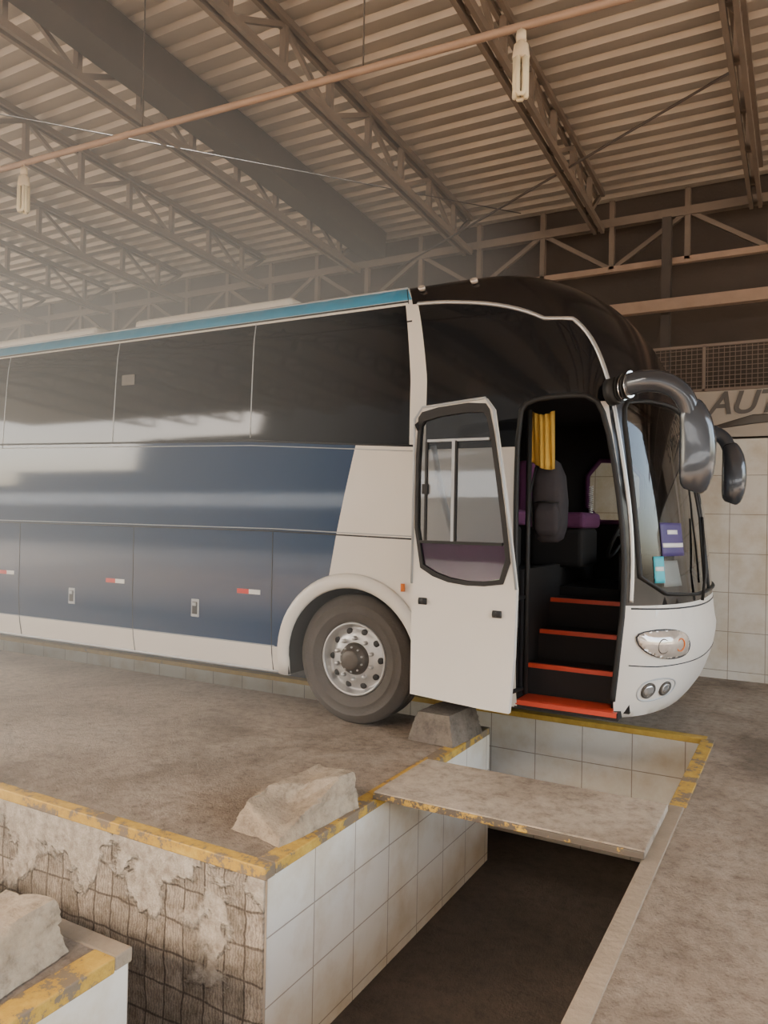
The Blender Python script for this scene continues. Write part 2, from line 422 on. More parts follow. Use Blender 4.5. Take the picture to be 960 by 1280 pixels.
def block(name, c, size, rot, mat, seed, chip=0.5, cut=0.0):
    bm = bmesh.new(); bmesh.ops.create_cube(bm, size=1)
    bmesh.ops.subdivide_edges(bm, edges=bm.edges, cuts=16, use_grid_fill=True)
    rm = Matrix.Rotation(rot, 3, 'Z')
    for v in bm.verts:
        p = v.co.copy()
        top = (p.z+0.5)
        tp = 1-0.30*top
        q = Vector((p.x*size[0]*tp, p.y*size[1]*(1-0.18*top), p.z*size[2]))
        n = noise.noise(Vector((p.x*1.7, p.y*1.7, p.z*1.2))+Vector((seed, 0, 0)))
        n2 = noise.noise(p*5+Vector((0, seed, 0)))
        n3 = noise.noise(p*16+Vector((0, seed, 3)))
        dirn = Vector((p.x, p.y, p.z*0.5)).normalized()
        q += dirn*(n*0.05*chip+n2*0.018*chip+n3*0.008)
        d = (-p.y*0.9+p.x*0.5+p.z*0.9)-0.42
        if cut and d > 0: q += Vector((-0.5*size[0], 0.9*size[1]*0.6, -0.9*size[2]))*d*cut
        if top < 0.01: q.z = -size[2]/2
        q.z = max(q.z, -size[2]/2)
        v.co = rm @ q + Vector((c[0], c[1], 0.006+size[2]/2))
    me = bpy.data.meshes.new(name); bm.to_mesh(me); bm.free(); me.materials.append(M[mat])
    for p in me.polygons: p.use_smooth = True
    me.set_sharp_from_angle(angle=math.radians(38))
    o = bpy.data.objects.new(name, me); return finish(o, None)
block('concrete_wheel_chock', (-2.40, 3.44), (0.33, 0.66, 0.20), math.radians(-8), 'stone', 1.3, 0.8, 0.8)
block('concrete_wheel_chock.001', (-2.38, 5.32), (0.38, 0.50, 0.21), math.radians(-4), 'stone2', 4.1, 0.3, 0.0)
block('concrete_wheel_chock.002', (-2.54, 1.64), (0.34, 0.60, 0.20), math.radians(4), 'stone', 8.2, 0.7, 0.3)

# ------------------------------------------------------------------ building shell
YE = 9.5
def zch(y): return 5.19+0.0615*(YE-y)
w = MB(); w.box(-18, 9, 8.95, 9.15, 0, 2.58); w.obj('wall_back', ['tileW'])
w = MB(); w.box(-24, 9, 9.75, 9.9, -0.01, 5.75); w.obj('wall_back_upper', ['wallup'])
cs = MB(); vs = []; per = 0.22; hh = 0.045; y = -6.5; ys = []
while y < 9.9:
    ys += [(y, 0), (y+0.10, 0), (y+0.13, hh), (y+0.19, hh)]; y += per
for (yy, dz) in ys:
    for xx in (-24, -12, 0, 9.1): vs.append((xx, yy, zch(yy)+0.50+dz))
fs = []
for i in range(len(ys)-1):
    for k in range(3): fs.append((i*4+k, i*4+k+1, (i+1)*4+k+1, (i+1)*4+k))
cs.add(vs, fs); cs.obj('ceiling', ['sheet'])
t = MB()
Y0 = -6.3
for sx in (-0.045, 0.045):
    t.beam((sx, Y0, zch(Y0)), (sx, YE-.2, zch(YE-.2)), 0.04, 0.075)
    t.beam((sx, Y0, zch(Y0)+0.44), (sx, YE-.2, zch(YE-.2)+0.44), 0.04, 0.06)
yy = Y0; k = 0
while yy < YE-0.3:
    t.beam((0, yy, zch(yy)), (0, yy, zch(yy)+0.44), 0.05, 0.06)
    y2 = min(yy+0.72, YE-.2)
    if k % 2: t.beam((0, yy, zch(yy)+0.02), (0, y2, zch(y2)+0.42), 0.04, 0.045)
    else: t.beam((0, yy, zch(yy)+0.42), (0, y2, zch(y2)+0.02), 0.04, 0.045)
    yy += 0.72; k += 1
to = None
for i in range(-10, 5):
    x = -0.53+1.72*i
    if to is None:
        to = t.obj('roof_truss', ['steel']); to.location.x = x
    else:
        o = bpy.data.objects.new('roof_truss.%03d' % (i+10), to.data); o.location.x = x; COL.objects.link(o)
b = MB(); xb = -5.68+0.30
b.beam((xb, Y0, zch(Y0)+0.30), (xb, YE-.2, zch(YE-.2)+0.30), 0.32, 0.36)
b.obj('roof_gutter_beam', ['darksteel'])
gd = MB(); yg = 9.35
gd.beam((-24, yg, 5.28), (9, yg, 5.28), 0.1, 0.1); gd.beam((-24, yg, 4.72), (9, yg, 4.72), 0.07, 0.07, 1)
x = -23.6; k = 0
while x < 8.5:
    gd.beam((x, yg, 4.72), (x, yg, 5.55), 0.07, 0.06)
    gd.beam((x, yg, 4.72 if k % 2 else 5.28), (x+0.86, yg, 5.28 if k % 2 else 4.72), 0.05, 0.05)
    x += 0.86; k += 1
gd.obj('end_lattice_girder', ['steel', 'rust'])
cc = MB()
cc.beam((-24, 9.0, 4.12), (8.85, 9.0, 4.12), 0.1, 0.13, 1)
for x in (-20, -13, -1.45, 5.5): cc.box(x-0.05, x+0.05, 9.19, 9.305, 0, 5.2)
for x in (-20, -13, -1.45, 5.5): cc.box(x-0.04, x+0.04, 9.04, 9.20, 4.07, 4.17)
cc.obj('support_column', ['darksteel', 'rust'])
fe = MB()
x = -3
fe.beam((-3, 8.98, 3.62), (8.85, 8.98, 3.62), 0.03, 0.03); fe.beam((-3, 8.98, 3.13), (8.85, 8.98, 3.13), 0.03, 0.03)
while x < 5: fe.beam((x, 8.98, 3.13), (x, 8.98, 3.62), 0.006, 0.006); x += 0.055
z = 3.18
while z < 3.6: fe.beam((-3, 8.98, z), (5, 8.98, z), 0.006, 0.006); z += 0.05
for x in (-3, -1, 1, 3, 5): fe.beam((x, 8.98, 2.58), (x, 8.98, 3.62), 0.03, 0.03)
fe.obj('mesh_fence', ['fence'])
ban = empty('banner_sign')
bn = MB(); bn.box(-1.6, 2.6, 8.90, 8.92, 2.60, 3.10); bn.obj('banner_sheet', ['banner'], ban)
st = MB(); st.sweep([(-1.0, 8.895, 2.68), (-0.5, 8.895, 2.78), (0.1, 8.895, 2.80), (0.9, 8.895, 2.76)], [0.01, 0.05, 0.03, 0.005], [0.003]*4, 8, ref=(0,1,0))
st.obj('brush_stroke', ['bantext'], ban)
def text(name, body, size, loc, rot, mat, parent, shear=0, ext=0.003):
    cu = bpy.data.curves.new(name, 'FONT'); cu.body = body; cu.size = size; cu.extrude = ext; cu.shear = shear
    cu.offset = 0.006*size*3
    o = bpy.data.objects.new(name, cu); o.location = loc; o.rotation_euler = rot; cu.materials.append(M[mat])
    COL.objects.link(o); o.parent = parent; return o
text('lettering', 'AUTO SERVICE', 0.34, (-0.95, 8.895, 2.85), (math.pi/2, 0, 0), 'bantext', ban, 0.3)

def zp(x): return 4.085-0.034*x
cp = empty('conduit_pipe')
c = MB(); c.sweep([(x, 3.62, zp(x)) for x in (-14, -10, -6, -3, 0, 4)], 0.022, seg=8)
for x in (-12, -9.1, -5.7, -3.92, -2.2, -0.6): c.sweep([(x, 3.62, zp(x)), (x, 3.62, zch(3.62))], 0.005, seg=5, mi=1)
c.obj('pipe', ['rust', 'darksteel'], cp)
def cfl(name, x, y, zt, s=1.0):
    e = empty(name)
    m = MB()
    m.lathe([(0.0, 0), (0.016*s, 0), (0.018*s, -0.04*s), (0.036*s, -0.05*s), (0.044*s, -0.11*s), (0.040*s, -0.125*s), (0, -0.125*s)], (x, y, zt), 'z', 20, 0)
    for k in range(4):
        a = k*math.pi/2+0.4
        dx, dy = math.cos(a), math.sin(a); tx, ty = -dy, dx
        px, py = x+dx*0.028*s, y+dy*0.028*s
        pts = [(px-tx*0.016*s, py-ty*0.016*s, zt-0.12*s), (px-tx*0.016*s, py-ty*0.016*s, zt-0.29*s), (px-tx*0.009*s, py-ty*0.009*s, zt-0.305*s),
               (px+tx*0.009*s, py+ty*0.009*s, zt-0.305*s), (px+tx*0.016*s, py+ty*0.016*s, zt-0.29*s), (px+tx*0.016*s, py+ty*0.016*s, zt-0.12*s)]
        m.sweep(pts, 0.0125*s, seg=8, mi=1)
    m.obj('bulb', ['cflb', 'cfl'], e)
    m2 = MB()
    if zp(x)-.022 > zt: m2.sweep([(x, y, zp(x)-.022), (x, y, zt-0.002)], 0.006, seg=6)
    m2.lathe([(0, 0.02), (0.024, 0.02), (0.026, -0.03), (0, -0.03)], (x, y, zt), 'z', 16, 0)
    m2.obj('lamp_holder', ['cflb'], e)
    return e
cfl('compact_fluorescent_lamp', -1.27, 3.60, 4.07, 1.0)
cfl('compact_fluorescent_lamp.001', -5.12, 3.60, 4.19, 1.0)
br = MB()
br.sweep([(-4.8, 8.9, 5.0), (-0.6, 7.0, 5.5)], 0.012, seg=6)
br.sweep([(-9, 2, 5.5), (-3, 8.6, 5.3)], 0.006, seg=6)
br.sweep([(-3.2, 3, 5.5), (1.5, 6, 5.3)], 0.012, seg=6)
br.obj('roof_brace_rods', ['darksteel'])

# unseen stepped wall added to shape the coach reflections (behind the viewpoint)
nb = MB()
nb.box(-60, 34, -20, -19, 0, 2.6, 0); nb.box(-60, 34, -20, -19.02, 2.6, 3.7, 1); nb.box(-60, 34, -20, -19, 3.7, 4.6, 0); nb.box(-24, 34, -20, -19, 4.6, 12.5, 0)
nb.box(-32, -24, -20, -19, 4.6, 9.0, 0); nb.box(-42, -32, -20, -19, 4.6, 6.0, 0)
nb.obj('reflection_wall', ['bldg', 'refl_band'])

# ------------------------------------------------------------------ coach
bus = empty('coach_bus')
X0 = -1.45; NL = 2.8; NE = 2.6; YC = 6.45; XREAR = -12.8
TV = [(.30,.30,1.24,-.84),(.45,.45,1.275,-.73),(.70,.70,1.295,-.645),(.86,.86,1.30,-.625),(.93,.93,1.30,-.64),(1.12,1.12,1.30,-.66),(1.5,1.5,1.30,-.70),(1.9,1.9,1.297,-.755),
      (2.3,2.3,1.28,-.83),(2.55,2.55,1.262,-.89),(2.85,2.85,1.235,-1.0),(3.1,3.1,1.21,-1.13),(3.25,3.25,1.19,-1.24),(3.38,3.38,1.155,-1.39),(3.5,3.48,1.09,-1.6),
      (3.7,3.55,.90,-1.95),(4.0,3.59,.58,-2.3),(4.5,3.61,0.02,-2.8)]
def prof(v):
    if v <= TV[0][0]: return TV[0][1:]
    if v >= TV[-1][0]: return TV[-1][1:]
    for i in range(len(TV)-1):
        if v <= TV[i+1][0]: break
    a, b_ = TV[i], TV[i+1]; h = b_[0]-a[0]; t = (v-a[0])/h
    pm = TV[max(i-1, 0)]; pn = TV[min(i+2, len(TV)-1)]
    out = []
    for k in (1, 2, 3):
        ma = (b_[k]-pm[k])/(b_[0]-pm[0])*h; mb_ = (pn[k]-a[k])/(pn[0]-a[0])*h
        t2, t3 = t*t, t*t*t
        out.append((2*t3-3*t2+1)*a[k]+(t3-2*t2+t)*ma+(-2*t3+3*t2)*b_[k]+(t3-t2)*mb_)
    return out
def surf(U, v):
    z, B, xf = prof(v)
    x0 = min(X0, xf-0.5)
    def side(x):
        return x if x < -3 else -3+(x+3)*(x0+3)/(X0+3)
    if U <= X0: return Vector((side(U), YC-B, z))
    if U >= X0+NL: return Vector((side(2*X0+NL-U), YC+B, z))
    th = math.pi/2-(U-X0)/NL*math.pi
    c_ = max(math.cos(th), 0)**(2/NE); sn = math.sin(th); sn = math.copysign(abs(sn)**(2/NE), sn)
    return Vector((x0+(xf-x0)*c_, YC-B*sn, z))
def surfo(U, v, off):
    p = surf(U, v); e_ = 0.01
    du = surf(U+e_, v)-surf(U-e_, v); dv = surf(U, min(v+e_, 4.49))-surf(U, min(v+e_, 4.49)-2*e_)
    n = du.cross(dv)
    if n.length > 1e-9: n.normalize()
    return p+n*off
def ux(x, v):
    z, B, xf = prof(v); x0 = min(X0, xf-0.5)
    if x <= X0: return x
    c_ = min(1, (x-x0)/(xf-x0)); return X0+(math.pi/2-math.acos(min(1, c_**(NE/2))))/math.pi*NL
def mp(poly): return [(ux(x, v), v) for x, v in poly]
UF = 2*X0+NL
def mirror(poly): return [(UF-u, v) for u, v in poly]
UC = X0+NL/2

WX = -3.15; RX = -9.7
def archpoly(cx): return [(cx+0.60, 0.2)]+[(cx+0.60*math.cos(math.pi*i/24), 0.50+0.60*math.sin(math.pi*i/24)) for i in range(25)]+[(cx-0.60, 0.2)]
hole_xz = smooth_poly([(-1.78,.9),(-1.80,1.6),(-1.80,2.42),(-1.73,2.51),(-1.5,2.53),(-1.27,2.52),(-1.19,2.36),(-1.11,1.93),(-1.06,1.5),(-1.055,1.13),(-1.09,.71),(-1.12,.45)], 1, closed=False)
hole_xz = [(-1.78, .2)]+hole_xz+[(-1.13, .2)]
door_hole = mp(resample(hole_xz, 0.06))
win_low = [(-12.6,2.41),(-7.6,2.38),(-4.2,2.31),(-2.66,2.22)]
win_main = win_low+[(-2.70,3.33),(-12.6,3.35)]
archline = smooth_poly([(-2.56,3.33),(-2.2,3.31),(-1.80,3.25),(-1.53,3.15),(-1.36,3.0),(-1.25,2.80),(-1.17,2.54),(-1.10,2.15),(-1.04,1.75),(-1.015,1.4),(-1.02,1.12)], 2, closed=False)
al_up = [p for p in archline if p[1] >= 2.5]
front_win = mp(resample([(-2.52,2.18),(-1.70,2.18),(-1.70,2.48),(-1.16,2.48)]+al_up[::-1], 0.06))
navy = [(-12.75,.54),(-3.55,.56),(-3.40,1.0),(-3.36,1.17),(-3.29,1.55),(-3.13,2.28),(-12.75,2.46)]
stripe = [(-12.8,3.385),(-2.62,3.375),(-2.66,3.54),(-12.8,3.54)]
capp = [(-2.62,3.33),(-2.66,4.6),(X0+NL+1.21,4.6),(X0+NL+1.17,3.33)]
cap_nose = mp([(-1.15,2.48)]+al_up[::-1])
cap_nose = cap_nose+[(u, v) for u, v in mirror(cap_nose)][::-1]
pill = [(ux(-1.075,1.10),1.10),(ux(-1.06,1.5),1.5),(ux(-1.10,1.93),1.93),(ux(-1.17,2.36),2.36),(ux(-1.2,2.56),2.56)]
pill = pill+[(u, v) for u, v in mirror(pill)][::-1]
ws = [(X0+.50,1.19),(X0+.49,1.6),(X0+.47,2.1),(X0+.46,2.42),(X0+.54,2.50),(UC,2.54)]
ws = ws+[(u, v) for u, v in mirror(ws)][::-1][1:]
ws = ws+[(UC, 1.13)]
ws = smooth_poly(ws, 1)
drv = mirror(smooth_poly([(-1.93,1.66),(-1.42,1.66),(-1.42,2.26),(-1.93,2.28)], 1))
R_ = [(stripe, 2), (mirror(stripe), 2), (navy, 1), (mirror(navy), 1),
 (win_main, 3), (mirror(win_main), 3),
 (capp, 4), (cap_nose, 4), (front_win, 3), (mirror(front_win), 3),
 (pill, 4), (ws, 5), (drv, 5),
 (archpoly(WX), -1), (archpoly(RX), -1), (mirror(archpoly(WX)), -1), (mirror(archpoly(RX)), -1),
 (door_hole, -1)]
Us = []
u = XREAR
while u < X0-0.01: Us.append(u); u += 0.227
u = X0
while u < X0+NL-0.001: Us.append(u); u += 0.07
far = [UF-q for q in Us if q < X0-0.01][::-1]
Us = Us+[X0+NL]+far
Vs = [.33,.38,.45,.52,.6,.7,.8,.86,.92,1.0,1.1,1.2,1.35,1.5,1.65,1.8,1.95,2.1,2.2,2.3,2.4,2.5,2.6,2.7,2.8,2.9,3.0,3.07,3.14,3.2,3.26,3.31,3.36,3.41,3.46,3.5,3.55,3.62,3.7,3.85,4.0,4.2,4.49]
pts = [(a+0.0003*math.sin(i*7.1), b_+0.0003*math.sin(i*3.3+j)) for i, a in enumerate(Us) for j, b_ in enumerate(Vs)]
polys = [resample(p, 0.07) for p, _ in R_]
outer = resample([(XREAR, .33), (UF-XREAR, .33), (UF-XREAR, 4.49), (XREAR, 4.49)], 0.2)
cv, cf = cdt(pts, polys+[outer])
def shell(name, off, choose, mats, parent):
    mb = MB(); mb.v = [tuple(surfo(p.x, max(p.y, .2), off)) if off else tuple(surf(p.x, max(p.y, .2))) for p in cv]
    for f in cf:
        cx = sum(cv[i].x for i in f)/3; cy = sum(cv[i].y for i in f)/3
        if cy < .33 or cy > 4.49 or cx < XREAR or cx > UF-XREAR: continue
        m = 0
        for poly, mi in R_:
            if pip((cx, cy), poly): m = mi
        mm = choose(m, cx, cy)
        if mm is None: continue
        mb.f.append(list(f)); mb.m.append(mm); mb.s.append(True)
    used = sorted(set(i for f in mb.f for i in f)); mpi = {o_: n for n, o_ in enumerate(used)}
    mb.v = [mb.v[i] for i in used]; mb.f = [[mpi[i] for i in f] for f in mb.f]
    return mb.obj(name, mats, parent, recalc=False)
shell('body_shell', 0, lambda m, a, b_: None if m == -1 else m, ['white','navy','sky','blackg','blackp','glass'], bus)
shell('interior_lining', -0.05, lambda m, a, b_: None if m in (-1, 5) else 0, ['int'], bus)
rc = MB(); near = [surf(XREAR, v) for v in Vs]; farp = [surf(UF-XREAR, v) for v in Vs]
for i in range(len(Vs)-1): rc.add([near[i], near[i+1], farp[i+1], farp[i]], [(0,1,2,3)], 0, False)
rc.obj('rear_panel', ['white'], bus)
ub = MB()
for a, b_ in ((XREAR+.05, RX-0.62), (RX+0.62, WX-0.62), (WX+0.62, -1.86)): ub.box(a, b_, YC-1.22, YC+1.22, .36, 1.2)
ub.box(RX-.62, RX+.62, YC-.8, YC+.8, .45, 1.2); ub.box(WX-.62, WX+.62, YC-.8, YC+.8, .45, 1.2)
ub.box(XREAR+.05, -1.86, YC-1.22, YC+1.22, 1.2, 1.26)
ub.box(-1.86, -0.95, YC-0.0, YC+1.1, .4, 1.1)
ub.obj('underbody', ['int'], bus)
def strip(pts_xz, ra, rb, mat, name, step=0.08, closed=False, off=0.004, xz=True):
    P = resample(pts_xz, step, closed)
    P = [surfo(ux(x, v) if xz else x, v, off) for x, v in P]
    mb = MB(); mb.sweep(P, ra, rb, 8, closed=closed, ref=(0,1,0)); return mb.obj(name, [mat], bus)
strip(archline, 0.016, 0.012, 'silver', 'front_arch_trim', 0.05)
strip([(UF-u, v) for u, v in mp(archline)], 0.016, 0.012, 'silver', 'front_arch_trim_far', 0.05, xz=False)
strip(resample(hole_xz[1:-1], 0.05, False), 0.020, 0.022, 'rubber', 'door_seal', 0.05, off=-0.012)
sm = MB()
def seam(p, r=0.005, mi=0, off=0.001, closed=False):
    sm.sweep([surfo(ux(x, v), v, off) for x, v in resample(p, 0.15, closed)], r, r*0.6, 6, mi=mi, closed=closed, ref=(0,1,0))
for x in (-8.95, -7.25, -5.57, -3.93): seam([(x, .35), (x, 1.54)])
seam([(-12.7, 1.55), (-3.93, 1.53), (-2.6, 1.50)], 0.006)
seam([(-12.7, 1.57), (-3.93, 1.55), (-2.6, 1.52)], 0.004, 1)
seam([(-12.7, 2.41), (-7.6, 2.375), (-4.2, 2.30), (-2.6, 2.21)], 0.009, 0)
seam([(-12.7, 2.36), (-7.6, 2.335), (-4.2, 2.262), (-2.6, 2.17)], 0.004, 1)
seam([(-12.7, 0.545), (-3.9, 0.565)], 0.003, 1)
for x in (-11.0, -9.3, -7.6, -5.9, -4.2): seam([(x-.01, 2.33), (x-.06, 3.34)], 0.006, 1)
seam([(-12.7, 3.37), (-2.66, 3.36)], 0.008)
seam([(-12.7, 3.545), (-2.66, 3.545)], 0.012, 1)
seam([(-2.665, 3.34), (-2.665, 3.5), (-2.665, 3.9)], 0.004)
seam([(-12.7, 0.345), (-3.78, 0.345)], 0.012, 1)
sm.obj('body_seams', ['seam', 'pale'], bus)
ff = MB()
for cx in (WX, RX):
    for far_ in (False, True):
        P = [(cx-.66, .34), (cx-.65, .45)]+[(cx+.655*math.cos(a), .50+.655*math.sin(a)) for a in [math.pi-math.pi*i/28 for i in range(29)]]+[(cx+.65, .36)]
        if far_: Q = [surfo(UF-x, max(v, .31), .01) for x, v in P]
        else: Q = [surfo(x, max(v, .31), .01) for x, v in P]
        ff.sweep(Q, 0.060, 0.028, 10, ref=(0,1,0))
        P2 = [(cx-.60, .34)]+[(cx+.60*math.cos(a), .50+.60*math.sin(a)) for a in [math.pi-math.pi*i/28 for i in range(29)]]+[(cx+.60, .34)]
        vs = []
        for x, v in P2:
            y0 = YC+1.29 if far_ else YC-1.29; y1 = YC+0.78 if far_ else YC-0.78
            vs += [(x, y0, v), (x, y1, v)]
        ff.add(vs, [(2*i, 2*i+2, 2*i+3, 2*i+1) for i in range(len(P2)-1)], 1, True)
        yb = YC+0.78 if far_ else YC-0.78
        ff.add([(x, yb, v) for x, v in P2], [list(range(len(P2)))], 1)
ff.obj('wheel_arches', ['white', 'int'], bus)

def wheel(name, cx, yout, sgn, front=True):
    m = MB(); c_ = (cx, yout, 0.525)
    m.lathe([(.285,.05),(.295,.02),(.32,.0),(.37,-.012),(.375,-.016),(.38,-.012),(.44,-.012),(.445,-.016),(.45,-.01),(.49,.008),(.51,.03),(.519,.045),(.519,.09),(.510,.092),(.510,.102),(.519,.104),(.519,.145),(.510,.147),(.510,.157),(.519,.159),(.519,.20),(.510,.202),(.510,.212),(.519,.214),(.519,.255),(.51,.27),(.47,.29),(.36,.30),(.285,.27)], c_, 'y', 72, 0, sgn)
    d = 0.0 if front else 0.10
    m.lathe([(.297,.035),(.293,.008),(.283,.002),(.274,.012),(.268,.05),(.258,.075),(.245,.080+d),(.225,.062+d),(.19,.045+d),(.15,.038+d),(.125,.036+d)], c_, 'y', 72, 1, sgn)
    m.lathe([(.13,.036+d),(.118,.005),(.110,-.012),(.085,-.018),(.080,-.045),(.070,-.055),(.03,-.057),(0,-.057)], c_, 'y', 40, 2, sgn)
    m.lathe([(.285,.07),(.27,.16),(.27,.27),(0,.27)], c_, 'y', 40, 2, sgn)
    for k in range(10):
        a = 2*math.pi*(k+.5)/10
        x, z = cx+.165*math.cos(a), .525+.165*math.sin(a)
        m.lathe([(0,.0+d),(.013,.0+d),(.017,.006+d),(.018,.04+d)], (x, yout, z), 'y', 6, 1, sgn)
        a = 2*math.pi*k/10
        x, z = cx+.222*math.cos(a), .525+.222*math.sin(a)
        m.lathe([(0,.050+d),(.020,.050+d),(.026,.055+d),(.027,.07+d)], (x, yout, z), 'y', 16, 3, sgn)
        a = 2*math.pi*(k+.5)/10
        x, z = cx+.098*math.cos(a), .525+.098*math.sin(a)
        m.lathe([(0,-.026),(.008,-.026),(.009,-.01)], (x, yout, z), 'y', 6, 1, sgn)
    m.obj(name, ['tyre', 'rim', 'hub', 'rubber'], bus)
wheel('front_wheel_near', WX, YC-1.25, 1); wheel('front_wheel_far', WX, YC+1.25, -1)
wheel('rear_wheel_near', RX, YC-1.25, 1, False); wheel('rear_wheel_far', RX, YC+1.25, -1, False)
ax = MB(); ax.beam((WX, YC-1.0, .5), (WX, YC+1.0, .5), .12, .12); ax.beam((RX, YC-1.0, .5), (RX, YC+1.0, .5), .16, .16); ax.obj('axles', ['hub'], bus)

hd = MB(); yS = YC-1.30
for x in (-6.42, -4.78, -8.1):
    hd.box(x-.045, x+.045, yS-.006, yS+.01, .74, .90, 0); hd.box(x-.03, x+.03, yS-.010, yS, .765, .875, 1)
    hd.box(x-.022, x+.022, yS-.02, yS-.008, .84, .87, 0)
hd.obj('luggage_handles', ['pale', 'rubber'], bus, bevel=.005)
rf = MB()
for x in (-4.17, -5.80, -7.45, -9.1):
    rf.box(x-.13, x+.0, yS-.006, yS+.004, .985, 1.025, 1); rf.box(x, x+.12, yS-.006, yS+.004, .985, 1.025, 0)
rf.obj('reflector_strips', ['whiter', 'redr'], bus)
om = MB(); om.sweep([(-2.68, yS-.012, 1.10), (-2.68, yS-.012, 1.16)], .022, .015, 10); om.obj('side_marker', ['orange'], bus)
sk = MB(); y_ = YC-prof(2.95)[1]-.004; sk.box(-5.85, -5.68, y_-.004, y_+.003, 2.9, 3.0); sk.obj('window_sticker', ['hub'], bus)

rh = MB(); rh.box(-10.5, -7.0, YC-.6, YC+.6, 3.5, 3.76); rh.box(-6.4, -4.3, YC-.6, YC+.6, 3.5, 3.75)
rh.obj('roof_hatches', ['white'], bus, bevel=.05, seg=3)
rm_ = MB()
for x in (-2.45, -1.75): rm_.sweep([surfo(x, 3.46, .0), surfo(x, 3.46, .03)], .03, .02, 10)
rm_.obj('roof_marker_lamps', ['head'], bus)

strip(ws, 0.022, 0.012, 'rubber', 'windshield_seal', 0.07, True, 0.002, xz=False)
strip([(UC, 1.14), (UC, 2.53)], 0.012, 0.008, 'rubber', 'windshield_divider', 0.07, False, 0.002, xz=False)
def patch(name, poly, off, mat, thick=0.006, step=0.03, dome=0.0):
    poly = resample(poly, step)
    xs = [p[0] for p in poly]; zs = [p[1] for p in poly]
    cx_ = (min(xs)+max(xs))/2; cz_ = (min(zs)+max(zs))/2; hx = (max(xs)-min(xs))/2; hz = (max(zs)-min(zs))/2
    g = []; a = min(xs)
    while a < max(xs):
        b_ = min(zs)
        while b_ < max(zs):
            if pip((a, b_), poly): g.append((a, b_))
            b_ += step
        a += step
    v_, f_ = cdt(g, [poly]); mb = MB()
    mb.v = [tuple(surfo(p.x, p.y, off+dome*max(0, 1-((p.x-cx_)/hx)**2)*max(0, 1-((p.y-cz_)/hz)**2))) for p in v_]
    for f in f_:
        c_ = (sum(v_[i].x for i in f)/3, sum(v_[i].y for i in f)/3)
        if pip(c_, poly): mb.f.append(list(f)); mb.m.append(0); mb.s.append(True)
    o = mb.obj(name, [mat], bus, recalc=False)
    md = o.modifiers.new('s', 'SOLIDIFY'); md.thickness = thick; md.offset = 0
    return o
def ell(cu, cv_, a, b_, n=24): return [(cu+a*math.cos(2*math.pi*i/n), cv_+b_*math.sin(2*math.pi*i/n)) for i in range(n)]
HU = X0+.74
for tag, fn in (('near', lambda p: p), ('far', mirror)):
    hl = fn(smooth_poly([(HU-.32,.91),(HU-.25,.80),(HU-.04,.735),(HU+.17,.74),(HU+.22,.81),(HU+.14,.91),(HU-.08,.94)], 2))
    patch('headlight_'+tag, hl, .004, 'head', .01, .02, .035)
    strip(hl, .006, .008, 'seam', 'headlight_rim_'+tag, .03, True, .006, xz=False)
    for k, (du, r) in enumerate(((-.10, .045), (.06, .04))):
        cu = HU+du; cu = cu if tag == 'near' else UF-cu
        strip(ell(cu, .83, r, r*1.0), .004, .004, 'orange' if k else 'hub', 'headlight_bulb_%s_%d' % (tag, k), .02, True, .036, xz=False)
    for k, (du, r) in enumerate(((-.13, .05), (.04, .045))):
        cu = HU+du; cu = cu if tag == 'near' else UF-cu
        patch('fog_lamp_%s_%d' % (tag, k), ell(cu, .52, r, r*.8), .008, 'silver', .004)
        strip(ell(cu, .52, r+.006, r*.8+.006), .008, .010, 'hub', 'fog_rim_%s_%d' % (tag, k), .02, True, .004, xz=False)
    fr_ = [(HU-.24,.52),(HU-.18,.59),(HU+.02,.60),(HU+.16,.56),(HU+.14,.47),(HU-.05,.44),(HU-.2,.45)]
    strip(fn(smooth_poly(fr_, 2)), .006, .006, 'pale', 'fog_recess_'+tag, .03, True, .0, xz=False)
strip([(X0+.40, .70), (HU-.1, .685), (UC, .68), (UF-(X0+.40), .70)], .004, .004, 'seam', 'bumper_groove', .07, False, .0, xz=False)
strip([(X0+.42, 1.08), (UC, 1.06), (UF-(X0+.42), 1.08)], .006, .004, 'seam', 'front_panel_seam', .07, False, .0, xz=False)
wp = MB()
for a0, a1 in ((X0+1.15, X0+1.28), (X0+2.0, X0+2.1)):
    wp.sweep([surfo(a0, 1.10, .03), surfo(a0+.03, 1.3, .06), surfo(a1-.02, 1.7, .05)], .012, seg=6)
    wp.sweep([surfo(a1-.03, 1.22, .02), surfo(a1-.01, 1.7, .03), surfo(a1, 2.1, .02)], .010, seg=6)
wp.obj('wipers', ['rubber'], bus)
pu = X0+.84
patch('windshield_poster', [(pu-.12,1.43),(pu+.14,1.43),(pu+.14,1.66),(pu-.12,1.66)], .004, 'poster', .003)
patch('poster_white_band', [(pu-.11,1.49),(pu+.13,1.49),(pu+.13,1.52),(pu-.11,1.52)], .008, 'whiter', .002)
patch('poster_title', [(pu-.05,1.58),(pu+.07,1.58),(pu+.07,1.61),(pu-.05,1.61)], .008, 'whiter', .002)
patch('windshield_sticker', [(pu-.21,1.25),(pu-.11,1.25),(pu-.11,1.43),(pu-.21,1.43)], .004, 'cyan', .003)
patch('sticker_band', [(pu-.20,1.33),(pu-.12,1.33),(pu-.12,1.36),(pu-.20,1.36)], .008, 'whiter', .002)
patch('windshield_papers', [(pu-.08,1.22),(pu+.14,1.22),(pu+.10,1.40),(pu-.06,1.40)], -.03, 'pale', .003)

